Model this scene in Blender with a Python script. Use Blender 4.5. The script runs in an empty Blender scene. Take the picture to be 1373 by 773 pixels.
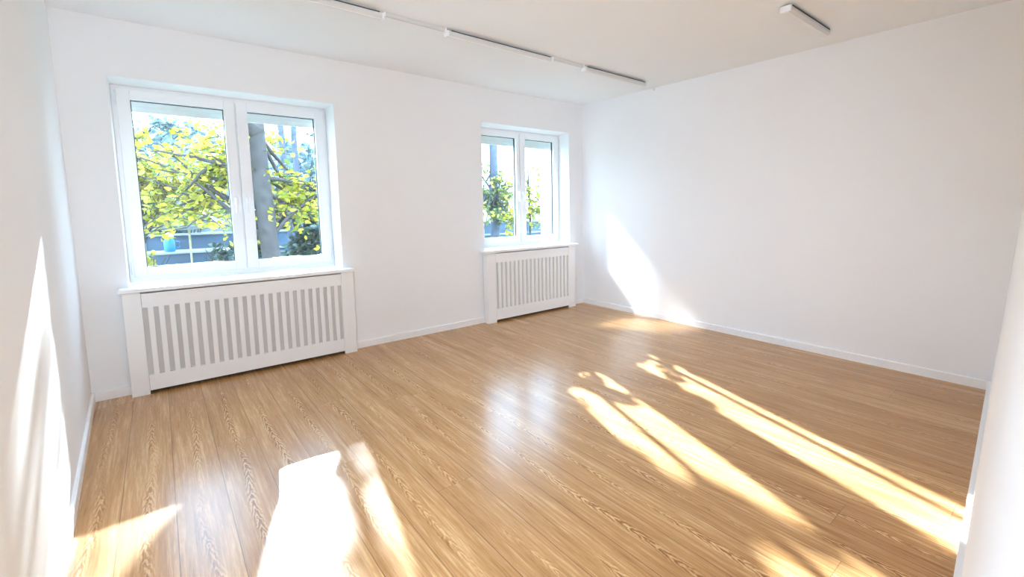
import bpy, bmesh, math, random
from mathutils import Vector, Matrix

C = bpy.context.scene.collection
scene = bpy.context.scene
PI = math.pi

# ------------------------------------------------------------------ camera
H = 2.6                       # ceiling height
W = 4.698                     # x of the right wall
cam_data = bpy.data.cameras.new('camera')
cam_data.sensor_fit = 'HORIZONTAL'
cam_data.sensor_width = 36.0
cam_data.lens = 616.15 / 1373.0 * 36.0
cam_data.shift_x = (686.5 - 751.57) / 1373.0
cam_data.shift_y = (337.42 - 386.5) / 1373.0
cam_data.clip_start = 0.004
cam_data.clip_end = 400
cam = bpy.data.objects.new('camera', cam_data)
C.objects.link(cam)
_yaw, _pitch, _roll = -0.7181, -0.1006, -0.0113
_f = Vector((-math.sin(_yaw) * math.cos(_pitch), math.cos(_yaw) * math.cos(_pitch), math.sin(_pitch)))
_r = Vector((math.cos(_yaw), math.sin(_yaw), 0))
_u = _r.cross(_f)
_r2 = _r * math.cos(_roll) + _u * math.sin(_roll)
_u2 = -_r * math.sin(_roll) + _u * math.cos(_roll)
_m = Matrix((_r2, _u2, -_f)).transposed().to_4x4()
_m.translation = Vector((0.4295, -4.428, 1.3113))
cam.matrix_world = _m
scene.camera = cam

# ------------------------------------------------------------------ render look
scene.view_settings.view_transform = 'Standard'
scene.view_settings.look = 'None'
scene.view_settings.exposure = 1.28
scene.view_settings.gamma = 1.0
scene.view_settings.use_curve_mapping = False
scene.cycles.use_denoising = True
scene.cycles.max_bounces = 16
scene.cycles.diffuse_bounces = 12
scene.cycles.glossy_bounces = 6
scene.cycles.transparent_max_bounces = 24
scene.cycles.sample_clamp_indirect = 8
scene.cycles.caustics_reflective = False
scene.cycles.caustics_refractive = False

# ------------------------------------------------------------------ sky, sun, lights
SKY = 4.2
world = bpy.data.worlds.new('sky')
scene.world = world
world.use_nodes = True
wn = world.node_tree.nodes
wl = world.node_tree.links
wn.clear()
wo = wn.new('ShaderNodeOutputWorld')
wb = wn.new('ShaderNodeBackground')
wt = wn.new('ShaderNodeTexCoord')
ws = wn.new('ShaderNodeSeparateXYZ')
wr = wn.new('ShaderNodeValToRGB')
wr.color_ramp.elements[0].position = 0.0
wr.color_ramp.elements[0].color = (0.81, 1.02, 1.22, 1)
wr.color_ramp.elements[1].position = 0.7
wr.color_ramp.elements[1].color = (0.61, 0.91, 1.32, 1)
wl.new(wt.outputs['Generated'], ws.inputs[0])
wl.new(ws.outputs['Z'], wr.inputs[0])
wl.new(wr.outputs[0], wb.inputs['Color'])
wb.inputs['Strength'].default_value = SKY
wl.new(wb.outputs[0], wo.inputs['Surface'])


def aim(o, d):
    o.rotation_euler = Vector(d).to_track_quat('-Z', 'Y').to_euler()


SUN_D = Vector((-0.162, -1.0, -0.446)).normalized()
sd = bpy.data.lights.new('sun', 'SUN')
sd.energy = 11.0
sd.angle = math.radians(0.6)
sd.color = (0.92, 1.04, 1.14)
sun = bpy.data.objects.new('sun', sd)
C.objects.link(sun)
aim(sun, SUN_D)


def spot(name, target, back, dist, half, power, color, radius=0.12):
    l = bpy.data.lights.new(name, 'SPOT')
    l.energy = power
    l.color = color
    l.shadow_soft_size = radius
    l.spot_size = 2 * math.atan(half / dist)
    l.spot_blend = 0.15
    o = bpy.data.objects.new(name, l)
    C.objects.link(o)
    b = Vector(back).normalized()
    o.location = Vector(target) + b * dist
    aim(o, -b)
    return o


# added spots outside the smaller window, standing in for reflected sunlight
spot('patch_spot_low', (3.86, 0.3, 1.52), (0.33, 1.0, 0.446), 30, 1.05, 350000, (0.90, 1.04, 1.26), 0.06)
spot('patch_spot_high', (3.86, 0.3, 1.52), (-0.5, 1.0, 0.975), 22, 1.05, 62000, (0.92, 1.0, 1.10), 1.5)


def area(name, loc, d, sx, sy, power, color=(1, 1, 1), portal=False):
    l = bpy.data.lights.new(name, 'AREA')
    l.shape = 'RECTANGLE'
    l.size = sx
    l.size_y = sy
    l.energy = power
    l.color = color
    o = bpy.data.objects.new(name, l)
    C.objects.link(o)
    o.location = loc
    aim(o, d)
    if portal:
        l.cycles.is_portal = True
    return o


area('window_portal', (0.953, 0.44, 1.49), (0, -1, 0), 1.5, 1.55, 1, portal=True)
area('window_portal', (3.84, 0.44, 1.52), (0, -1, 0), 1.5, 1.55, 1, portal=True)
# unseen fill lamp added beyond the left-wall doorway, next to the camera
area('hall_fill', (-1.0, -4.5, 1.9), (1, 0.95, -0.1), 0.7, 0.9, 38, (0.74, 1.0, 1.32))

# unseen strip lamp added beside the camera to even out the room
area('fill_strip', (0.205, -4.15, 1.55), (0.0, 1, 0.0), 0.10, 1.5, 14, (0.80, 1.0, 1.20))


# ------------------------------------------------------------------ materials
def new_mat(name):
    m = bpy.data.materials.new(name)
    m.use_nodes = True
    return m, m.node_tree.nodes, m.node_tree.links, m.node_tree.nodes['Principled BSDF']


def paint(name, col, rough=0.6, var=0.02, scale=6.0, bump=0.0, bscale=120.0, spec=0.5, metal=0.0):
    m, n, l, p = new_mat(name)
    tc = n.new('ShaderNodeTexCoord')
    no = n.new('ShaderNodeTexNoise')
    no.inputs['Scale'].default_value = scale
    no.inputs['Detail'].default_value = 3
    r = n.new('ShaderNodeValToRGB')
    r.color_ramp.elements[0].position = 0.3
    r.color_ramp.elements[0].color = (*[max(0, c * (1 - var)) for c in col], 1)
    r.color_ramp.elements[1].position = 0.7
    r.color_ramp.elements[1].color = (*[min(1, c * (1 + var)) for c in col], 1)
    l.new(tc.outputs['Object'], no.inputs['Vector'])
    l.new(no.outputs['Fac'], r.inputs[0])
    l.new(r.outputs[0], p.inputs['Base Color'])
    p.inputs['Roughness'].default_value = rough
    p.inputs['Metallic'].default_value = metal
    p.inputs['Specular IOR Level'].default_value = spec
    if bump:
        b = n.new('ShaderNodeBump')
        n2 = n.new('ShaderNodeTexNoise')
        n2.inputs['Scale'].default_value = bscale
        l.new(tc.outputs['Object'], n2.inputs['Vector'])
        l.new(n2.outputs['Fac'], b.inputs['Height'])
        b.inputs['Strength'].default_value = bump
        b.inputs['Distance'].default_value = 0.002
        l.new(b.outputs[0], p.inputs['Normal'])
    return m


M_wall = paint('wall_paint', (0.855, 0.853, 0.856), 0.85, 0.006, 2.0, 0.10, 160, 0.2)
M_ceil = paint('ceiling_paint', (0.85, 0.865, 0.875), 0.9, 0.006, 2.0, 0.06, 120, 0.2)
M_trim = paint('white_lacquer', (0.88, 0.875, 0.87), 0.38, 0.006, 3.0, 0.0)
M_cover = paint('cover_lacquer', (0.86, 0.85, 0.84), 0.45, 0.008, 3.0, 0.04, 60)
M_pvc = paint('white_pvc', (0.87, 0.87, 0.875), 0.3, 0.004, 3.0)
M_chrome = paint('hinge_metal', (0.75, 0.75, 0.76), 0.3, 0.02, 20, metal=0.6)
M_gasket = paint('black_gasket', (0.02, 0.03, 0.035), 0.5, 0.1, 30)
M_light = paint('light_housing', (0.66, 0.65, 0.63), 0.45, 0.01, 8)
M_lens = paint('light_lens', (0.80, 0.80, 0.79), 0.35, 0.01, 8)
M_dark = paint('dark_gap', (0.05, 0.048, 0.045), 0.6, 0.1, 20)
M_shutter = paint('shutter_slat', (0.95, 0.97, 0.97), 0.5, 0.02, 10)
M_bark = paint('bark', (0.05, 0.047, 0.047), 0.9, 0.35, 9, 0.6, 30)
M_barkb = paint('bark_blue_grey', (0.08, 0.10, 0.14), 0.9, 0.25, 9)
M_twig = paint('twig', (0.035, 0.035, 0.03), 0.9, 0.2, 20)
M_house = paint('pale_render', (0.17, 0.22, 0.23), 0.9, 0.08, 1.2)
M_houseb = paint('white_render', (0.75, 0.78, 0.80), 0.9, 0.03, 1.2)
M_roof = paint('slate_roof', (0.12, 0.17, 0.19), 0.8, 0.15, 3)
M_fence = paint('blue_grey_boards', (0.05, 0.10, 0.16), 0.7, 0.15, 3)
M_rail = paint('pale_rail', (0.28, 0.31, 0.32), 0.7, 0.05, 3)
M_canvas = paint('parasol_canvas', (0.11, 0.14, 0.14), 0.9, 0.1, 3)
M_pole = paint('pale_wood_pole', (0.55, 0.50, 0.28), 0.7, 0.1, 10)
M_cyan = paint('cyan_plastic', (0.0, 0.18, 0.34), 0.4, 0.05, 5)
M_lid = paint('cream_plastic', (0.55, 0.48, 0.35), 0.5, 0.05, 5)
M_grass = paint('lawn', (0.13, 0.165, 0.12), 0.95, 0.5, 2.5)
M_pave = paint('paving', (0.28, 0.33, 0.36), 0.9, 0.2, 1.5)
M_pane_dark = paint('far_window_glass', (0.04, 0.07, 0.10), 0.15, 0.1, 3)


def glass_mat():
    m = bpy.data.materials.new('window_glass')
    m.use_nodes = True
    n, l = m.node_tree.nodes, m.node_tree.links
    n.clear()
    o = n.new('ShaderNodeOutputMaterial')
    t = n.new('ShaderNodeBsdfTransparent')
    t.inputs[0].default_value = (0.94, 0.97, 0.97, 1)
    g = n.new('ShaderNodeBsdfGlossy')
    g.inputs['Roughness'].default_value = 0.02
    mx = n.new('ShaderNodeMixShader')
    mx.inputs[0].default_value = 0.05
    l.new(t.outputs[0], mx.inputs[1])
    l.new(g.outputs[0], mx.inputs[2])
    l.new(mx.outputs[0], o.inputs[0])
    return m


M_glass = glass_mat()


def leaf_mat(name, cols):
    m = bpy.data.materials.new(name)
    m.use_nodes = True
    n, l = m.node_tree.nodes, m.node_tree.links
    n.clear()
    o = n.new('ShaderNodeOutputMaterial')
    gi = n.new('ShaderNodeNewGeometry')
    r = n.new('ShaderNodeValToRGB')
    e = r.color_ramp.elements
    e[0].position, e[0].color = 0.0, (*cols[0], 1)
    e[1].position, e[1].color = 1.0, (*cols[-1], 1)
    for i, c in enumerate(cols[1:-1]):
        x = e.new((i + 1) / (len(cols) - 1))
        x.color = (*c, 1)
    d = n.new('ShaderNodeBsdfDiffuse')
    t = n.new('ShaderNodeBsdfTranslucent')
    mx = n.new('ShaderNodeMixShader')
    mx.inputs[0].default_value = 0.5
    l.new(gi.outputs['Random Per Island'], r.inputs[0])
    l.new(r.outputs[0], d.inputs[0])
    l.new(r.outputs[0], t.inputs[0])
    l.new(d.outputs[0], mx.inputs[1])
    l.new(t.outputs[0], mx.inputs[2])
    l.new(mx.outputs[0], o.inputs[0])
    return m


M_leaf = leaf_mat('yellow_green_leaves', [(0.27, 0.28, 0.025), (0.37, 0.35, 0.04), (0.46, 0.43, 0.08), (0.15, 0.22, 0.06), (0.44, 0.31, 0.06)])
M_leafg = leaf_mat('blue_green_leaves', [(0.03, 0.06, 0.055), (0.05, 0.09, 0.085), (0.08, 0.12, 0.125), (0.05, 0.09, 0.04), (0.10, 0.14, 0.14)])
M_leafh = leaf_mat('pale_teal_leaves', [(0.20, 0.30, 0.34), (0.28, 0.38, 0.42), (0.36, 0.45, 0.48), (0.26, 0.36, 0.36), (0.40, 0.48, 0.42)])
M_leafp = leaf_mat('pale_green_leaves', [(0.11, 0.16, 0.07), (0.17, 0.21, 0.09), (0.21, 0.22, 0.06), (0.13, 0.19, 0.13)])


def wood_mat():
    m, n, l, p = new_mat('oak_laminate')
    PW, X0, PL = 0.183, 0.031, 2.4

    def math_(op, a, b=None, c=None):
        x = n.new('ShaderNodeMath')
        x.operation = op
        for i, v in enumerate((a, b, c)):
            if v is None:
                continue
            if isinstance(v, (int, float)):
                x.inputs[i].default_value = v
            else:
                l.new(v, x.inputs[i])
        return x.outputs[0]

    def comb(a, b, c):
        x = n.new('ShaderNodeCombineXYZ')
        for i, v in enumerate((a, b, c)):
            if isinstance(v, (int, float)):
                x.inputs[i].default_value = v
            else:
                l.new(v, x.inputs[i])
        return x.outputs[0]

    def noise(vec, scale, detail=2, rough=0.5, dist=0.0):
        x = n.new('ShaderNodeTexNoise')
        l.new(vec, x.inputs['Vector'])
        x.inputs['Scale'].default_value = scale
        x.inputs['Detail'].default_value = detail
        x.inputs['Roughness'].default_value = rough
        x.inputs['Distortion'].default_value = dist
        return x.outputs['Fac']

    def ramp(v, stops):
        x = n.new('ShaderNodeValToRGB')
        e = x.color_ramp.elements
        e[0].position, e[0].color = stops[0][0], (*stops[0][1], 1)
        e[1].position, e[1].color = stops[-1][0], (*stops[-1][1], 1)
        for s in stops[1:-1]:
            y = e.new(s[0])
            y.color = (*s[1], 1)
        l.new(v, x.inputs[0])
        return x.outputs[0]

    def mix(fac, a, b, mode='MIX'):
        x = n.new('ShaderNodeMix')
        x.data_type = 'RGBA'
        x.blend_type = mode
        for s, v in ((0, fac), (6, a), (7, b)):
            if isinstance(v, (int, float)):
                x.inputs[s].default_value = v
            elif isinstance(v, tuple):
                x.inputs[s].default_value = v
            else:
                l.new(v, x.inputs[s])
        return x.outputs[2]

    tc = n.new('ShaderNodeTexCoord')
    sp = n.new('ShaderNodeSeparateXYZ')
    l.new(tc.outputs['Object'], sp.inputs[0])
    X, Y = sp.outputs['X'], sp.outputs['Y']
    xs = math_('DIVIDE', math_('SUBTRACT', X, X0), PW)
    row = math_('FLOOR', xs)
    fx = math_('SUBTRACT', xs, row)
    wn_ = n.new('ShaderNodeTexWhiteNoise')
    wn_.noise_dimensions = '1D'
    l.new(row, wn_.inputs['W'])
    roff = math_('MULTIPLY', wn_.outputs['Value'], 7.0)
    ys = math_('ADD', math_('DIVIDE', Y, PL), roff)
    col = math_('FLOOR', ys)
    fy = math_('SUBTRACT', ys, col)
    wn2 = n.new('ShaderNodeTexWhiteNoise')
    wn2.noise_dimensions = '2D'
    l.new(comb(row, col, 0), wn2.inputs['Vector'])
    pid = wn2.outputs['Value']
    u = math_('MULTIPLY', math_('SUBTRACT', fx, 0.5), PW)        # metres from the plank centre
    # a meandering heart line
    drift = math_('MULTIPLY', math_('SUBTRACT', noise(comb(math_('MULTIPLY', pid, 50), math_('MULTIPLY', Y, 1.1), row), 1.0, 1), 0.5), 0.10)
    uc = math_('SUBTRACT', u, drift)
    au = math_('ABSOLUTE', uc)
    # cathedral arches along the heart
    wob = noise(comb(math_('MULTIPLY', X, 45), math_('MULTIPLY', Y, 14), pid), 1.0, 3, 0.6)
    ph = math_('ADD', math_('ADD', math_('MULTIPLY', Y, 26.0), math_('MULTIPLY', au, 900 / 6.28)), math_('MULTIPLY', wob, 5.5))
    arch = math_('SINE', math_('MULTIPLY', ph, 6.2832 / 2.0))
    heart = math_('SUBTRACT', 1.0, math_('MINIMUM', math_('MULTIPLY', au, 1 / 0.026), 1.0))
    heart = math_('MULTIPLY', heart, ramp_v(n, l, noise(comb(math_('MULTIPLY', X, 3), math_('MULTIPLY', Y, 1.3), math_('MULTIPLY', pid, 9)), 1.0, 2), 0.36, 0.6))
    archm = math_('MULTIPLY', arch, heart)
    # long straight grain and pores
    g1 = noise(comb(math_('MULTIPLY', X, 90), math_('MULTIPLY', Y, 3.0), math_('MULTIPLY', pid, 20)), 1.0, 4, 0.6, 0.4)
    g2 = noise(comb(math_('MULTIPLY', X, 330), math_('MULTIPLY', Y, 12), math_('MULTIPLY', pid, 20)), 1.0, 3, 0.7)
    g3 = noise(comb(math_('MULTIPLY', X, 16), math_('MULTIPLY', Y, 0.9), math_('MULTIPLY', pid, 31)), 1.0, 2, 0.5, 0.6)
    v = math_('ADD', math_('MULTIPLY', g1, 0.50), math_('ADD', math_('MULTIPLY', g2, 0.30), math_('MULTIPLY', g3, 0.34)))
    v = math_('ADD', v, math_('MULTIPLY', archm, 0.24))
    v = math_('ADD', v, math_('MULTIPLY', math_('SUBTRACT', pid, 0.5), 0.03))
    base = ramp(v, [(0.39, (0.270, 0.118, 0.036)), (0.50, (0.425, 0.210, 0.074)), (0.59, (0.500, 0.262, 0.100)), (0.71, (0.68, 0.42, 0.19))])
    # seams
    ex = math_('MULTIPLY', math_('MINIMUM', fx, math_('SUBTRACT', 1.0, fx)), PW)
    ey = math_('MULTIPLY', math_('MINIMUM', fy, math_('SUBTRACT', 1.0, fy)), PL * 1.6)
    e = math_('MINIMUM', ex, ey)
    seam = math_('SUBTRACT', 1.0, math_('MINIMUM', math_('MULTIPLY', e, 1 / 0.0024), 1.0))
    base = mix(math_('MULTIPLY', seam, 0.95), base, (0.13, 0.065, 0.03, 1))
    l.new(base, p.inputs['Base Color'])
    rr = math_('ADD', 0.20, math_('MULTIPLY', g2, 0.07))
    l.new(rr, p.inputs['Roughness'])
    p.inputs['Specular IOR Level'].default_value = 0.5
    b = n.new('ShaderNodeBump')
    b.inputs['Strength'].default_value = 0.15
    b.inputs['Distance'].default_value = 0.0006
    hgt = math_('SUBTRACT', math_('MULTIPLY', v, 0.5), math_('MULTIPLY', seam, 1.0))
    l.new(hgt, b.inputs['Height'])
    l.new(b.outputs[0], p.inputs['Normal'])
    return m


def ramp_v(n, l, v, a, b):
    x = n.new('ShaderNodeMapRange')
    x.inputs['From Min'].default_value = a
    x.inputs['From Max'].default_value = b
    l.new(v, x.inputs['Value'])
    return x.outputs[0]


M_wood = wood_mat()


def mesh_mat():
    # fine woven infill behind the slats
    m, n, l, p = new_mat('woven_infill')
    tc = n.new('ShaderNodeTexCoord')
    mp = n.new('ShaderNodeMapping')
    mp.inputs['Rotation'].default_value = (0, 0, 0)
    ck = n.new('ShaderNodeTexChecker')
    ck.inputs['Scale'].default_value = 260
    ck.inputs['Color1'].default_value = (0.76, 0.735, 0.71, 1)
    ck.inputs['Color2'].default_value = (0.46, 0.445, 0.43, 1)
    l.new(tc.outputs['Object'], mp.inputs[0])
    l.new(mp.outputs[0], ck.inputs['Vector'])
    l.new(ck.outputs[0], p.inputs['Base Color'])
    p.inputs['Roughness'].default_value = 0.8
    return m


M_mesh = mesh_mat()


# ------------------------------------------------------------------ mesh helpers
class MB:
    def __init__(self):
        self.v, self.f, self.smooth = [], [], []

    def box(self, x0, x1, y0, y1, z0, z1):
        self.prism([(x0, y0), (x1, y0), (x1, y1), (x0, y1)], z0, z1)
        return self

    def prism(self, poly, z0, z1):
        b = len(self.v)
        k = len(poly)
        self.v += [(x, y, z0) for x, y in poly] + [(x, y, z1) for x, y in poly]
        self.f.append([b + i for i in range(k)][::-1])
        self.f.append([b + k + i for i in range(k)])
        for i in range(k):
            j = (i + 1) % k
            self.f.append([b + i, b + j, b + k + j, b + k + i])
        return self

    def hexa(self, p):
        b = len(self.v)
        self.v += list(p)
        for q in ((3, 2, 1, 0), (4, 5, 6, 7), (0, 1, 5, 4), (1, 2, 6, 5), (2, 3, 7, 6), (3, 0, 4, 7)):
            self.f.append([b + i for i in q])
        return self

    def tube(self, pts, rads, n=8, cap=True):
        b = len(self.v)
        P = [Vector(p) for p in pts]
        for i, p in enumerate(P):
            t = (P[min(i + 1, len(P) - 1)] - P[max(i - 1, 0)]).normalized()
            a = Vector((0, 0, 1)) if abs(t.z) < 0.9 else Vector((1, 0, 0))
            s = t.cross(a).normalized()
            q = t.cross(s)
            for k in range(n):
                an = 2 * PI * k / n
                self.v.append(tuple(p + (s * math.cos(an) + q * math.sin(an)) * rads[i]))
        for i in range(len(P) - 1):
            for k in range(n):
                k2 = (k + 1) % n
                self.f.append([b + i * n + k, b + i * n + k2, b + (i + 1) * n + k2, b + (i + 1) * n + k])
        if cap:
            self.f.append([b + k for k in range(n)][::-1])
            self.f.append([b + (len(P) - 1) * n + k for k in range(n)])
        return self

    def lathe(self, prof, cx, cy, n=24):
        b = len(self.v)
        for r, z in prof:
            for k in range(n):
                a = 2 * PI * k / n
                self.v.append((cx + r * math.cos(a), cy + r * math.sin(a), z))
        for i in range(len(prof) - 1):
            for k in range(n):
                k2 = (k + 1) % n
                self.f.append([b + i * n + k, b + i * n + k2, b + (i + 1) * n + k2, b + (i + 1) * n + k])
        self.f.append([b + k for k in range(n)][::-1])
        self.f.append([b + (len(prof) - 1) * n + k for k in range(n)])
        return self

    def leaf(self, c, rng, size, flat=0.5):
        c = Vector(c)
        d = Vector((rng.gauss(0, 1), rng.gauss(0, 1), rng.gauss(-0.25, 0.55))).normalized()
        nrm = Vector((rng.gauss(0, 1), rng.gauss(0, 1), rng.gauss(0, 1))) + Vector((0, 0, flat))
        s = d.cross(nrm).normalized()
        up = s.cross(d).normalized()
        L = size * rng.uniform(0.65, 1.25)
        w = L * rng.uniform(0.26, 0.36)
        b = len(self.v)
        f = up * (w * 0.35)
        pts = [c, c + d * L * 0.3 + s * w + f, c + d * L * 0.65 + s * w * 0.75 + f, c + d * L, c + d * L * 0.65 - s * w * 0.75 + f, c + d * L * 0.3 - s * w + f]
        self.v += [tuple(p) for p in pts]
        self.f += [[b, b + 1, b + 2, b + 3], [b, b + 3, b + 4, b + 5]]

    def build(self, name, mat, parent=None, bevel=0.0, smooth=False):
        me = bpy.data.meshes.new(name)
        me.from_pydata([tuple(v) for v in self.v], [], self.f)
        me.validate()
        me.materials.append(mat)
        if smooth:
            for p in me.polygons:
                p.use_smooth = True
        o = bpy.data.objects.new(name, me)
        C.objects.link(o)
        if parent:
            o.parent = parent
            o.matrix_parent_inverse = Matrix.Translation(-parent.location)
        if bevel:
            md = o.modifiers.new('bevel', 'BEVEL')
            md.width = bevel
            md.segments = 2
            md.limit_method = 'ANGLE'
            md.angle_limit = math.radians(50)
        return o


def empty(name, loc):
    o = bpy.data.objects.new(name, None)
    o.empty_display_size = 0.1
    o.location = loc
    C.objects.link(o)
    return o


def tag(o, label=None, cat=None, group=None, kind=None):
    if label:
        o['label'] = label
    if cat:
        o['category'] = cat
    if group:
        o['group'] = group
    if kind:
        o['kind'] = kind
    return o


# ------------------------------------------------------------------ openings (metres)
Y_HALL = -4.9
WT = 0.42                      # thickness of the window wall
W1 = dict(x0=0.240, x1=1.667, z0=0.740, z1=2.220, xi0=0.240, xi1=1.667)
W2 = dict(x0=3.165, x1=4.459, z0=0.795, z1=2.2275, xi0=3.215, xi1=4.520)


# ------------------------------------------------------------------ room shell
def left_x(y):
    return 0.035 * (-y)


def front_y(x, z=0.0, off=0.0):
    return -4.066 + 0.0705 * (x - 4.68) - 0.066 * z + off


tag(MB().box(-2.6, W + 0.3, Y_HALL - 0.2, 0.08, -0.12, 0.0).build('floor', M_wood),
    'oak wood-look plank floor with sun patches', 'floor', kind='structure')
tag(MB().box(-2.6, W + 0.3, Y_HALL - 0.2, WT, H, H + 0.2).build('ceiling', M_ceil),
    'flat white painted ceiling', 'ceiling', kind='structure')

wb_ = MB()
a, b = W1, W2
wb_.box(-0.6, a['x0'], 0, WT, 0, H)
wb_.prism([(a['x1'], 0), (b['x0'], 0), (b['xi0'], 0.278), (b['xi0'], WT), (a['x1'], WT)], 0, H)
wb_.prism([(b['x1'], 0), (W, 0), (W + 0.3, 0), (W + 0.3, WT), (b['xi1'], WT), (b['xi1'], 0.278)], 0, H)
wb_.box(a['x0'], a['x1'], 0, WT, 0, a['z0'])
wb_.box(a['x0'], a['x1'], 0, WT, a['z1'], H)
wb_.prism([(b['x0'], 0), (b['x1'], 0), (b['xi1'], 0.278), (b['xi1'], WT), (b['xi0'], WT), (b['xi0'], 0.278)], 0, b['z0'])
wb_.prism([(b['x0'], 0), (b['x1'], 0), (b['xi1'], 0.278), (b['xi1'], WT), (b['xi0'], WT), (b['xi0'], 0.278)], b['z1'], H)
tag(wb_.build('wall_back', M_wall), 'white wall with the two deep set windows', 'wall', kind='structure')

DY0, DY1, DZ = -3.3, -4.2, 2.08      # unseen doorway beside the camera, added to let the fill in
LT = 0.14
wl_ = MB()
for ya, yb, za in ((0, DY0, 0), (DY0, DY1, DZ), (DY1, Y_HALL, 0)):
    wl_.prism([(left_x(ya) - LT, ya), (left_x(yb) - LT, yb), (left_x(yb), yb), (left_x(ya), ya)], za, H)
tag(wl_.build('wall_left', M_wall), 'white side wall left of the larger window', 'wall', kind='structure')
tag(MB().box(W, W + 0.3, Y_HALL, 0, 0, H).build('wall_right', M_wall),
    'long plain white wall right of the smaller window', 'wall', kind='structure')

# front wall: leans back a little, ends at the doorway the picture is taken from
XD = -0.1
TH = 0.12


def fw(x0, x1, z0, z1, off0=0.0, off1=-TH, lean=True):
    zz0, zz1 = (z0, z1) if lean else (z0, z0)
    return [(x0, front_y(x0, zz0, off1), z0), (x1, front_y(x1, zz0, off1), z0), (x1, front_y(x1, zz0, off0), z0), (x0, front_y(x0, zz0, off0), z0),
            (x0, front_y(x0, zz1, off1), z1), (x1, front_y(x1, zz1, off1), z1), (x1, front_y(x1, zz1, off0), z1), (x0, front_y(x0, zz1, off0), z1)]


wf = MB().hexa(fw(XD, W, 0, H))
tag(wf.build('wall_front', M_wall), 'near white wall edge at the right of the view', 'wall', kind='structure')
tag(MB().box(-2.6, -2.45, Y_HALL, 0, 0, H).box(-2.45, -LT, -2.75, -2.6, 0, H).box(-2.6, 0.1, Y_HALL - 0.15, Y_HALL, 0, H).build('wall_hall', M_wall),
    'white hall walls beyond the added doorway', 'wall', kind='structure')

# baseboards
BH, BT = 0.0634, 0.015


def base_prof(mb, p0, p1, nrm):
    """baseboard between two floor points, nrm = unit vector into the room"""
    (x0, y0), (x1, y1) = p0, p1
    nx, ny = nrm
    prof = [(0, 0), (BT, 0), (BT, BH - 0.004), (BT - 0.004, BH), (0, BH)]
    b = len(mb.v)
    for (x, y) in (p0, p1):
        for d, z in prof:
            mb.v.append((x + nx * d, y + ny * d, z))
    k = len(prof)
    mb.f.append([b + i for i in range(k)])
    mb.f.append([b + k + i for i in range(k)][::-1])
    for i in range(k):
        j = (i + 1) % k
        mb.f.append([b + i, b + k + i, b + k + j, b + j])


bb = MB()
base_prof(bb, (0.0, 0), (0.204, 0), (0, -1))
base_prof(bb, (1.723, 0), (3.134, 0), (0, -1))
base_prof(bb, (4.468, 0), (W, 0), (0, -1))
tag(bb.build('baseboard_back', M_trim), 'white baseboard below the windows', 'baseboard', kind='structure')
bb = MB()
base_prof(bb, (0.0, -0.002), (left_x(DY0), DY0), (1, 0))
tag(bb.build('baseboard_left', M_trim), 'white baseboard of the left wall', 'baseboard', kind='structure')
bb = MB()
base_prof(bb, (W, -0.002), (W, -4.06), (-1, 0))
tag(bb.build('baseboard_right', M_trim), 'white baseboard along the right wall', 'baseboard', kind='structure')
bb = MB().hexa(fw(0.17, W - 0.002, 0, BH, BT, -0.01, lean=False))
tag(bb.build('baseboard_front', M_trim), 'white baseboard of the near wall', 'baseboard', kind='structure')


# ------------------------------------------------------------------ windows
def frame_mb(x0, x1, z0, z1, w, y0, y1, wb=None, wl=None, wr=None):
    wb = w if wb is None else wb
    wl = w if wl is None else wl
    wr = w if wr is None else wr
    m = MB()
    m.box(x0, x0 + wl, y0, y1, z0, z1)
    m.box(x1 - wr, x1, y0, y1, z0, z1)
    m.box(x0 + wl, x1 - wr, y0, y1, z1 - w, z1)
    m.box(x0 + wl, x1 - wr, y0, y1, z0, z0 + wb)
    return m


def hinge(x, z, parent, h=0.09):
    m = MB().tube([(x, 0.256, z), (x, 0.256, z + h)], [0.007, 0.007], 10)
    m.tube([(x, 0.256, z - 0.006), (x, 0.256, z)], [0.0045, 0.0045], 8)
    m.tube([(x, 0.256, z + h), (x, 0.256, z + h + 0.006)], [0.0045, 0.0045], 8)
    return m.build('hinge', M_pvc, parent, smooth=True)


def handle(x, z, parent):
    m = MB().box(x - 0.013, x + 0.013, 0.250, 0.2625, z - 0.035, z + 0.035)
    h = m.build('handle_plate', M_pvc, parent, 0.003)
    k = MB().tube([(x, 0.252, z + 0.012), (x, 0.222, z + 0.012)], [0.009, 0.009], 12)
    k.box(x - 0.010, x + 0.010, 0.208, 0.224, z - 0.105, z + 0.022)
    k.build('handle', M_pvc, parent, 0.004)


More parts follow.
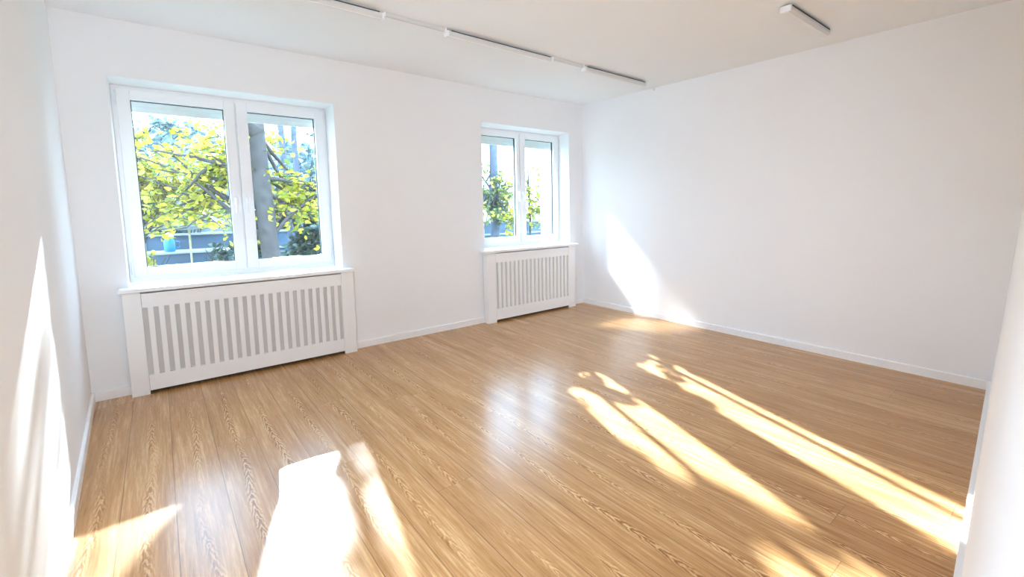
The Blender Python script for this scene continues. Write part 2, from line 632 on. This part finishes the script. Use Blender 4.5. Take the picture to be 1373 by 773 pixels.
def window(name, D, sz, fx0, fx1, mid, gl, gr, gz0, gz1, sb, st, hz, hx, label):
    root = empty(name, ((fx0 + fx1) / 2, 0.30, sz))
    tag(root, label, 'window', kind='structure')
    fm = frame_mb(fx0, fx1, sz, D['z1'], 0.05, 0.278, 0.35, wb=0.055)
    fm.box(mid[0] - 0.02, mid[1] + 0.02, 0.284, 0.346, sz + 0.055, D['z1'] - 0.05)
    fm.build('window_frame', M_pvc, root, 0.003)
    sashes = [(fx0 + 0.028, mid[0], gl), (mid[1], fx1 - 0.018, gr)]
    for i, (s0, s1, g) in enumerate(sashes):
        s = frame_mb(s0, s1, sb, st, st - gz1, 0.262, 0.34, wb=gz0 - sb, wl=g[0] - s0, wr=s1 - g[1]).build('sash', M_pvc, root, 0.004)
        # thin raised glazing bead
        bead = frame_mb(g[0] - 0.010, g[1] + 0.010, gz0 - 0.010, gz1 + 0.010, 0.010, 0.2585, 0.263).build('glazing_bead', M_pvc, s, 0.001)
        gk = frame_mb(g[0] - 0.002, g[1] + 0.002, gz0 - 0.002, gz1 + 0.002, 0.0065, 0.296, 0.316).build('gasket', M_gasket, s)
        gk['label'] = 'thin black rubber gasket'
        MB().box(g[0] - 0.004, g[1] + 0.004, 0.304, 0.309, gz0 - 0.004, gz1 + 0.004).build('pane', M_glass, s)
        xh = s0 - 0.006 if i == 0 else s1 + 0.006
        hinge(xh, sb + 0.025, s)
        hinge(xh, st - 0.115, s)
        handle(hx[i], hz, s)
    # bottom edge of the outside roller shutter
    sh = MB()
    for k in range(5):
        z = 2.052 + k * 0.045
        sh.prism([(D['xi0'] + 0.005, 0.385), (D['xi1'] - 0.005, 0.385), (D['xi1'] - 0.005, 0.397), (D['xi0'] + 0.005, 0.397)], z, z + 0.042)
        sh.box(D['xi0'] + 0.005, D['xi1'] - 0.005, 0.389, 0.395, z + 0.04, z + 0.047)
    so = sh.build('roller_shutter', M_shutter, root, 0.003)
    so['label'] = 'pale end of a raised roller shutter'
    return root


window('window_1', W1, 0.767, 0.240, 1.667, (0.972, 0.982), (0.342, 0.900), (1.060, 1.572), 0.877, 2.122, 0.806, 2.193,
       1.385, (0.936, 1.018), 'larger white two-sash window on the left')
window('window_2', W2, 0.822, 3.215, 4.520, (3.866, 3.878), (3.300, 3.820), (3.955, 4.428), 0.933, 2.141, 0.862, 2.207,
       1.47, (3.838, 3.906), 'smaller white two-sash window near the right corner')


# ------------------------------------------------------------------ sills and radiator covers
def sill(x0, x1, zt, D, label, zb):
    m = MB()
    m.box(x0, x1, -0.119, 0.0, zt - 0.027, zt)
    m.prism([(D['x0'] + 0.001, -0.001), (D['x1'] - 0.001, -0.001), (D['xi1'] - 0.001, 0.2775), (D['xi0'] + 0.001, 0.2775)], zt - 0.027, zt)
    return tag(m.build('windowsill', M_trim, None, 0.003), label, 'windowsill')


sill(0.188, 1.733, 0.767, W1, 'wide white windowsill under the larger window, above the longer radiator cover', 0)
sill(3.100, 4.505, 0.822, W2, 'short white windowsill under the smaller window near the corner', 0)


def cover(x0, x1, zt, px0, px1, nslots, sx0, sx1, sz0, sz1, label):
    root = empty('radiator_cover', ((x0 + x1) / 2, -0.05, 0))
    tag(root, label, 'radiator cover', group=None)
    yf, yb = -0.099, -0.079
    MB().box(x0, px0 - 0.0015, yf, yb, 0, zt).build('stile', M_cover, root, 0.0015)
    MB().box(px1 + 0.0015, x1, yf, yb, 0, zt).build('stile', M_cover, root, 0.0015)
    MB().box(x0, x0 + 0.018, yb, -0.0165, 0, zt).build('side_panel', M_cover, root, 0.001)
    MB().box(x1 - 0.018, x1, yb, -0.0165, 0, zt).build('side_panel', M_cover, root, 0.001)
    g = MB()
    zb, ztp = 0.028, zt - 0.011
    g.box(px0, px1, yf, yb, zb, sz0)
    g.box(px0, px1, yf, yb, sz1, ztp)
    sw = 0.0285
    pitch = (sx1 - sx0 - sw) / (nslots - 1)
    if sx0 > px0:
        g.box(px0, sx0, yf, yb, sz0, sz1)
    for i in range(nslots - 1):
        g.box(sx0 + i * pitch + sw, sx0 + (i + 1) * pitch, yf, yb, sz0, sz1)
    if sx1 < px1:
        g.box(sx1, px1, yf, yb, sz0, sz1)
    g.build('slatted_panel', M_cover, root)
    inf = MB().box(px0 - 0.003, px1 + 0.003, yb + 0.001, yb + 0.004, sz0 - 0.02, sz1 + 0.02).build('infill', M_mesh, root)
    inf['label'] = 'grey woven infill behind the slats'
    bk = MB().box(px0 - 0.02, px1 + 0.02, -0.019, -0.0165, 0.0, zt - 0.02).build('back_panel', M_dark, root)
    return root


cover(0.204, 1.723, 0.739, 0.302, 1.617, 23, 0.302, 1.613, 0.141, 0.628,
      'long white slatted radiator cover under the larger window')
cover(3.134, 4.468, 0.794, 3.247, 4.349, 19, 3.253, 4.343, 0.152, 0.680,
      'short white slatted radiator cover under the smaller window by the corner')


# ------------------------------------------------------------------ ceiling lights
def linear_light(x0, x1, y, label, w=0.052, hgt=0.036):
    root = empty('linear_light', ((x0 + x1) / 2, y, H - 0.02))
    tag(root, label, 'ceiling light', group='linear ceiling lights')
    zt = H - 0.016
    m = MB()
    prof = [(-w / 2, zt), (w / 2, zt), (w / 2, zt - hgt * 0.6), (w * 0.30, zt - hgt), (-w * 0.30, zt - hgt), (-w / 2, zt - hgt * 0.6)]
    b = 0
    for x in (x0 + 0.012, x1 - 0.012):
        m.v += [(x, y + p, z) for p, z in prof]
    k = len(prof)
    m.f.append(list(range(k)))
    m.f.append([k + i for i in range(k)][::-1])
    for i in range(k):
        j = (i + 1) % k
        m.f.append([i, k + i, k + j, j])
    m.build('housing', M_light, root)
    MB().box(x0 + 0.014, x1 - 0.014, y - w * 0.26, y + w * 0.26, zt - hgt - 0.004, zt - hgt + 0.001).build('diffuser', M_lens, root, 0.001)
    d = MB().box(x0 + 0.03, x1 - 0.03, y - w / 2 - 0.004, y - w / 2 + 0.004, zt - 0.003, zt + 0.003).build('gap_strip', M_dark, root)  # dark strip: shade of the gap under the ceiling, put in as colour
    d['label'] = 'dark strip standing in for the shaded gap above the housing'
    for a, b_ in ((x0, x0 + 0.014), (x1 - 0.014, x1)):
        MB().box(a, b_, y - w / 2 - 0.002, y + w / 2 + 0.002, zt - hgt - 0.003, zt).build('end_cap', M_trim, root, 0.002)
    MB().box(x0 + 0.05, x1 - 0.05, y - 0.012, y + 0.012, zt - 0.001, H).build('mounting_strip', M_light, root)
    return root


YR = -1.262
linear_light(0.64, 1.655, YR, 'long white ceiling light at the top edge, left end of the row')
linear_light(2.110, 3.115, YR, 'long white ceiling light in the middle of the row of three')
linear_light(3.500, 4.400, YR, 'white ceiling light at the right end of the row of three, toward the corner')
linear_light(3.600, 4.310, -3.045, 'short white ceiling light alone near the right wall', w=0.066)
for (xa, xb, lab) in ((1.655, 2.110, 'thin white ceiling rail joining the left and middle lights'), (3.115, 3.500, 'thin white ceiling rail joining the middle and right lights')):
    r = empty('light_rail', ((xa + xb) / 2, YR, H - 0.02))
    tag(r, lab, 'rail', group=None)
    MB().box(xa + 0.012, xb - 0.012, YR - 0.015, YR + 0.015, H - 0.024, H).build('rail', M_light, r, 0.002)
    for x in (xa, xb - 0.012):
        MB().box(x, x + 0.012, YR - 0.02, YR + 0.02, H - 0.03, H).build('connector', M_trim, r, 0.002)
tag(MB().tube([(W, -1.157, H - 0.018), (W - 0.012, -1.157, H - 0.018), (W - 0.014, -1.157, H - 0.018)], [0.010, 0.010, 0.006], 10).build('wall_hook', M_chrome),
    'tiny grey screw hook high on the right wall, under the ceiling', 'hook')

# ------------------------------------------------------------------ garden outside
GZ = -0.35
tag(MB().box(-30, 60, WT, 70, GZ - 0.3, GZ).build('ground_outside', M_grass), 'green lawn outside the windows', 'lawn', kind='structure')


def wiggle(p0, p1, n, amp, rng, sag=0.0):
    p0, p1 = Vector(p0), Vector(p1)
    out = []
    off = Vector((0, 0, 0))
    for i in range(n + 1):
        t = i / n
        if 0 < i:
            off += Vector((rng.gauss(0, amp), rng.gauss(0, amp), rng.gauss(0, amp)))
        out.append(p0.lerp(p1, t) + off * min(1, t * 2) + Vector((0, 0, sag * math.sin(PI * t))))
    return out


def tree(name, label, base, top, r0, r1, limbs, leafm, barkm, seed, leaf_size=0.13, per=16, lean=0.03, twigs=6, group='garden trees'):
    """limbs: list of (start fraction up the trunk, end point)"""
    rng = random.Random(seed)
    root = empty(name, base)
    tag(root, label, 'tree', group=None)
    n = 10
    tr = wiggle(base, top, n, lean, rng)
    rad = [r0 * 1.5 if i == 0 else r0 + (r1 - r0) * i / n for i in range(n + 1)]
    MB().tube(tr, rad, 14).build('trunk', barkm, root, smooth=True)
    lf = MB()
    tw = MB()
    for limb in limbs:
        frac, end = limb[0], limb[1]
        i = frac * n
        k = min(int(i), n - 1)
        st = tr[k].lerp(tr[k + 1], i - k)
        pts = wiggle(st, end, 7, 0.035, rng, 0.05)
        rr = 0.32 * r0
        if len(limb) == 4:                       # a heavy fork: knee point and radius given
            knee, rf = Vector(limb[2]), limb[3]
            p2 = [st, st.lerp(knee, 0.5), knee] + [knee.lerp(Vector(end), q / 5) for q in range(1, 6)]
            MB().tube(p2, [rf * 1.1, rf * 1.05] + [rf] * 6, 12).build('fork', barkm, root, smooth=True)
            continue
        MB().tube(pts, [max(0.006, rr * (1 - 0.85 * q / 7)) for q in range(8)], 7).build('branch', barkm if rr > 0.03 else M_twig, root, smooth=True)
        for q in range(twigs):
            t = rng.uniform(0.25, 1.0) * 7
            kk = min(int(t), 6)
            s = pts[kk].lerp(pts[kk + 1], t - kk)
            e = s + Vector((rng.gauss(0, 0.38), rng.gauss(0, 0.3), rng.gauss(0.02, 0.22)))
            tp = wiggle(s, e, 4, 0.02, rng, 0.02)
            tw.tube(tp, [0.008, 0.006, 0.005, 0.004, 0.003], 4)
            for z in range(per):
                t2 = rng.uniform(0.1, 1.0) * 4
                k2 = min(int(t2), 3)
                c = tp[k2].lerp(tp[k2 + 1], t2 - k2) + Vector((rng.gauss(0, 0.05), rng.gauss(0, 0.05), rng.gauss(0, 0.05)))
                lf.leaf(c, rng, leaf_size)
    tag(tw.build('twigs', M_twig, root), kind='stuff')
    tag(lf.build('foliage', leafm, root), kind='stuff')
    return root


# thick trunk seen in the right sash of the larger window, branches reaching left
rg = random.Random(5)
limbs = []
for i in range(22):
    limbs.append((rg.uniform(0.35, 0.95), (rg.uniform(0.2, 1.3), rg.uniform(4.2, 5.3), rg.uniform(0.98, 2.35))))
for i in range(11):
    limbs.append((rg.uniform(0.35, 0.9), (rg.uniform(1.8, 2.7), rg.uniform(4.2, 5.4), rg.uniform(0.8, 2.4))))
tree('garden_tree', 'grey trunk with yellow-green leaves outside, in the right pane of the larger window',
     (1.78, 4.0, GZ), (1.68, 4.05, 2.75), 0.13, 0.118, limbs + [(0.97, (1.36, 4.1, 4.6), (1.57, 4.1, 3.0), 0.12), (0.90, (1.22, 4.1, 5.4), (1.32, 4.1, 2.95), 0.13)], M_leaf, M_bark, 11, 0.108, 10, 0.012, 6)

# two upper limbs of a tree hidden above the view break up the sun
rg = random.Random(77)
tree('garden_tree', 'tall forked tree whose crown rises above the larger window outside',
     (2.60, 6.9, GZ), (2.46, 6.6, 6.0), 0.058, 0.058,
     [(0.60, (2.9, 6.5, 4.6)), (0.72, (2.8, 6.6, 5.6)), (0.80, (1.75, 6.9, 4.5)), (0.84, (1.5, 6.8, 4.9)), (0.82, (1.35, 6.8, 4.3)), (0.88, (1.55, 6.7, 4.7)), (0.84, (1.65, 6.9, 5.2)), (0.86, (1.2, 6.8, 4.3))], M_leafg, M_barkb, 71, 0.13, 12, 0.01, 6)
# unseen stems added in the low spot's beam to cut it into stripes
bt = empty('stripe_stems', (5.6, 5.5, GZ))
tag(bt, 'unseen slim stems outside, added between the windows to cut the light into stripes', 'tree')
rgb = random.Random(90)
lfb = MB()
for (xb, rb) in ((5.10, 0.085), (5.62, 0.13), (6.07, 0.095), (5.33, 0.018), (5.90, 0.018)):
    p = wiggle((xb + rgb.uniform(-0.1, 0.1), 5.5, GZ), (xb, 5.5, 2.9), 5, 0.012, rgb) + wiggle((xb, 5.5, 3.0), (xb + rgb.uniform(-0.06, 0.06), 5.5, 5.2), 5, 0.012, rgb)
    MB().tube(p, [rb] * len(p), 10).build('stem', M_barkb, bt, smooth=True)
for k in range(330):
    lfb.leaf((rgb.uniform(4.9, 5.6), 5.5 + rgb.gauss(0, 0.12), rgb.triangular(2.95, 3.62, 3.25)), rgb, 0.13)
for k in range(330):
    lfb.leaf((rgb.uniform(5.5, 6.25), 5.5 + rgb.gauss(0, 0.12), rgb.triangular(2.95, 3.8, 3.2)), rgb, 0.13)
tag(lfb.build('foliage', M_leafg, bt), kind='stuff')

# sapling whose leaves fill the left part of the larger window
limbs = []
rg = random.Random(8)
for i in range(20):
    limbs.append((rg.uniform(0.3, 0.98), (rg.uniform(0.0, 1.35), rg.uniform(6.1, 6.7), rg.uniform(1.0, 2.6))))
tree('garden_tree', 'slim leafy yellow-green tree outside, in the left pane of the larger window',
     (0.15, 6.4, GZ), (0.25, 6.4, 2.6), 0.05, 0.02, limbs, M_leaf, M_twig, 21, 0.13, 11, 0.03, 5)

# second slim trunk, standing further back
rg = random.Random(9)
limbs = [(rg.uniform(0.55, 0.95), (rg.uniform(2.2, 4.2), rg.uniform(7.6, 9.0), rg.uniform(3.2, 5.4))) for i in range(7)]
tree('garden_tree', 'slender blue-grey tree standing far back behind the thick trunk outside',
     (3.0, 8.0, GZ), (2.93, 8.1, 6.4), 0.07, 0.05, limbs, M_leafg, M_barkb, 31, 0.13, 5, 0.02, 3)

# trees seen through the smaller window
rg = random.Random(14)
limbs = [(rg.uniform(0.2, 0.5), (rg.uniform(7.5, 9.5), rg.uniform(7.0, 8.3), rg.uniform(0.5, 2.9))) for i in range(22)]
tree('garden_tree', 'pale yellow-green tree outside, in the left pane of the smaller window',
     (8.72, 8.3, GZ), (8.68, 8.3, 5.4), 0.15, 0.12, limbs, M_leafp, M_barkb, 41, 0.15, 9, 0.02, 5)
rg = random.Random(15)
limbs = [(rg.uniform(0.2, 0.9), (rg.uniform(7.5, 8.9), rg.uniform(5.6, 6.3), rg.uniform(0.3, 2.2))) for i in range(14)]
tree('garden_tree', 'low bushy yellow-green tree outside, in the right pane of the smaller window',
     (8.4, 6.0, GZ), (8.35, 6.0, 2.3), 0.04, 0.02, limbs, M_leaf, M_twig, 42, 0.13, 8, 0.02, 5)

# unseen tree added to block the direct sun from the smaller window
rg = random.Random(16)
limbs = [(rg.uniform(0.35, 1.0), (5.75 + rg.uniform(-0.75, 0.75), 10.0 + rg.uniform(-0.5, 0.5), rg.uniform(4.4, 7.2))) for i in range(34)]
tree('garden_tree', 'unseen dense tree added to block the sun, beyond the wall between the windows',
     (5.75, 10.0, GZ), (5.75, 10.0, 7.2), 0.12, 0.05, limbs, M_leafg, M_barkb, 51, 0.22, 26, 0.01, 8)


def bush(label, x0, x1, y0, y1, z0, z1, n, size, mat, seed):
    rng = random.Random(seed)
    root = empty('shrub', ((x0 + x1) / 2, (y0 + y1) / 2, GZ))
    tag(root, label, 'shrub')
    st = MB()
    for i in range(7):
        a = Vector(((x0 + x1) / 2 + rng.uniform(-0.2, 0.2), (y0 + y1) / 2, GZ))
        b = Vector((rng.uniform(x0, x1), rng.uniform(y0, y1), z1 - 0.1))
        st.tube(wiggle(a, b, 5, 0.03, rng), [0.02, 0.018, 0.015, 0.012, 0.01, 0.006], 5)
    st.build('stems', M_twig, root)
    lf = MB()
    for i in range(n):
        t = rng.uniform(0, 2 * PI)
        r = math.sqrt(rng.random())
        h = rng.random()
        k = math.sqrt(max(0.05, 1 - (h * 0.9) ** 2))
        lf.leaf(((x0 + x1) / 2 + math.cos(t) * r * k * (x1 - x0) / 2, (y0 + y1) / 2 + math.sin(t) * r * k * (y1 - y0) / 2, z0 + h * (z1 - z0)), rng, size)
    tag(lf.build('foliage', mat, root), kind='stuff')


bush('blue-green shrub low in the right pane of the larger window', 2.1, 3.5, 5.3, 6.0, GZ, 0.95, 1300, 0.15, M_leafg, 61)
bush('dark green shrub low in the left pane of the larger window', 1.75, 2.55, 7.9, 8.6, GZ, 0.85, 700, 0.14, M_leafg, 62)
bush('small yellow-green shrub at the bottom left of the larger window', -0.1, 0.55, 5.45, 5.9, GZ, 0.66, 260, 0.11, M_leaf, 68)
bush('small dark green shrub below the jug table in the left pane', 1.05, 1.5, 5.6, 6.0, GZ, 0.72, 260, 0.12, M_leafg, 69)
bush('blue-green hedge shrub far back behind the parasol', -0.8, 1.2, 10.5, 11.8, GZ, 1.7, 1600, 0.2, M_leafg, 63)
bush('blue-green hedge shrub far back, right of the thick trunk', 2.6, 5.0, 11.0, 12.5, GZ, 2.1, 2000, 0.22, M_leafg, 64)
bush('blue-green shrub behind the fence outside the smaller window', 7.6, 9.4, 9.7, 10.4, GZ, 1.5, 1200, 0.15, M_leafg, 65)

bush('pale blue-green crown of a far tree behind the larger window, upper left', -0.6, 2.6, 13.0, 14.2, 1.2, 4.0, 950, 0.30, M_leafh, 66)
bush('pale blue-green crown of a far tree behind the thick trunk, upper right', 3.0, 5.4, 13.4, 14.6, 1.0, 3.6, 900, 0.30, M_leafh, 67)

# fence of blue-grey panels with pale rails
fr = empty('garden_fence', (6.0, 9.4, GZ))
tag(fr, 'blue-grey panel fence with pale rails at the back of the garden', 'fence')
for k in range(9):
    xa = -1.6 + k * 1.75
    MB().box(xa + 0.05, xa + 1.70, 9.35, 9.39, GZ + 0.1, 0.72).build('panel', M_fence, fr)
    MB().box(xa - 0.04, xa + 0.05, 9.31, 9.41, GZ, 0.82).build('post', M_rail, fr, 0.005)
for z in (0.72, 0.30):
    MB().box(-1.6, 14.2, 9.30, 9.35, z, z + 0.05).build('rail', M_rail, fr)

# parasol
pr = empty('parasol', (0.93, 8.4, GZ))
tag(pr, 'grey garden parasol on a pale pole outside the larger window', 'parasol')
m = MB()
cx, cy, n8 = 0.93, 8.4, 8
m.v.append((cx, cy, 1.42))
for k in range(n8):
    a = 2 * PI * k / n8
    m.v.append((cx + 0.72 * math.cos(a), cy + 0.72 * math.sin(a), 0.98))
for k in range(n8):
    a = 2 * PI * k / n8
    m.v.append((cx + 0.72 * math.cos(a), cy + 0.72 * math.sin(a), 0.90))
m.v.append((cx, cy, 1.40))
for k in range(n8):
    j = (k + 1) % n8
    m.f.append([0, 1 + k, 1 + j])
    m.f.append([1 + k, 9 + k, 9 + j, 1 + j])
    m.f.append([17, 9 + j, 9 + k])
m.build('canopy', M_canvas, pr)
MB().tube([(cx, cy, GZ + 0.05), (cx, cy, 1.48)], [0.02, 0.02], 10).build('pole', M_pole, pr, smooth=True)
MB().lathe([(0.24, GZ), (0.24, GZ + 0.05), (0.06, GZ + 0.07), (0.04, GZ + 0.2)], cx, cy).build('base', M_rail, pr)

# garden table with a cyan can on it
gt = empty('garden_table', (0.9, 7.4, GZ))
tag(gt, 'pale slatted garden table outside the larger window, left pane', 'table')
t = MB()
for k in range(6):
    t.box(0.10, 1.70, 7.1 + k * 0.11, 7.19 + k * 0.11, 0.47, 0.50)
t.build('table_top', M_rail, gt)
for x in (0.16, 1.60):
    for y in (7.13, 7.66):
        MB().box(x, x + 0.05, y, y + 0.05, GZ, 0.47).build('leg', M_rail, gt)
bn = empty('plastic_jug', (0.57, 7.3, 0.50))
tag(bn, 'bright cyan plastic jug on the garden table, in the left pane of the larger window', 'jug')
MB().lathe([(0.075, 0.50), (0.085, 0.52), (0.088, 0.69), (0.06, 0.76), (0.045, 0.78)], 0.57, 7.3, 18).build('body', M_cyan, bn, smooth=True)
MB().lathe([(0.07, 0.78), (0.075, 0.81), (0.05, 0.86), (0.012, 0.88)], 0.57, 7.3, 18).build('lid', M_lid, bn, smooth=True)
MB().tube([(0.65, 7.3, 0.70), (0.72, 7.3, 0.69), (0.72, 7.3, 0.59), (0.655, 7.3, 0.57)], [0.012] * 4, 8).build('handle', M_cyan, bn, smooth=True)


def house(label, x0, x1, y0, y1, zt, mat, win, roofh=1.8):
    r = empty('house', ((x0 + x1) / 2, (y0 + y1) / 2, GZ))
    tag(r, label, 'house')
    MB().box(x0, x1, y0, y1, GZ, zt).build('walls', mat, r)
    if roofh:
        ov = 0.4
        m = MB()
        m.v = [(x0 - ov, y0 - ov, zt), (x1 + ov, y0 - ov, zt), (x1 + ov, y1 + ov, zt), (x0 - ov, y1 + ov, zt), (x0 - ov, (y0 + y1) / 2, zt + roofh), (x1 + ov, (y0 + y1) / 2, zt + roofh)]
        m.f = [[0, 1, 5, 4], [2, 3, 4, 5], [0, 4, 3], [1, 2, 5], [3, 2, 1, 0]]
        m.build('roof', M_roof, r)
    for (wx, wz) in win:
        f = frame_mb(wx, wx + 1.1, wz, wz + 1.2, 0.08, y0 - 0.05, y0 + 0.02).build('window_frame', M_rail, r)
        MB().box(wx + 0.08, wx + 1.02, y0 - 0.02, y0 + 0.01, wz + 0.08, wz + 1.12).build('pane', M_pane_dark, f)


house('low grey-blue house behind the hedge, seen through the larger window', -4.0, 7.0, 17, 22, 2.1, M_house, [(-1.6, 0.6), (0.6, 0.6), (2.9, 0.6), (5.0, 0.6)], 1.3)
gw = empty('garden_wall', (8.0, 3.07, GZ))
tag(gw, 'tall white garden wall end at the right edge of the smaller window', 'wall')
MB().box(6.5, 9.5, 3.0, 3.14, GZ, 3.0).build('wall', M_houseb, gw)
MB().box(6.46, 9.54, 2.97, 3.17, 3.0, 3.06).build('coping', M_rail, gw, 0.005)
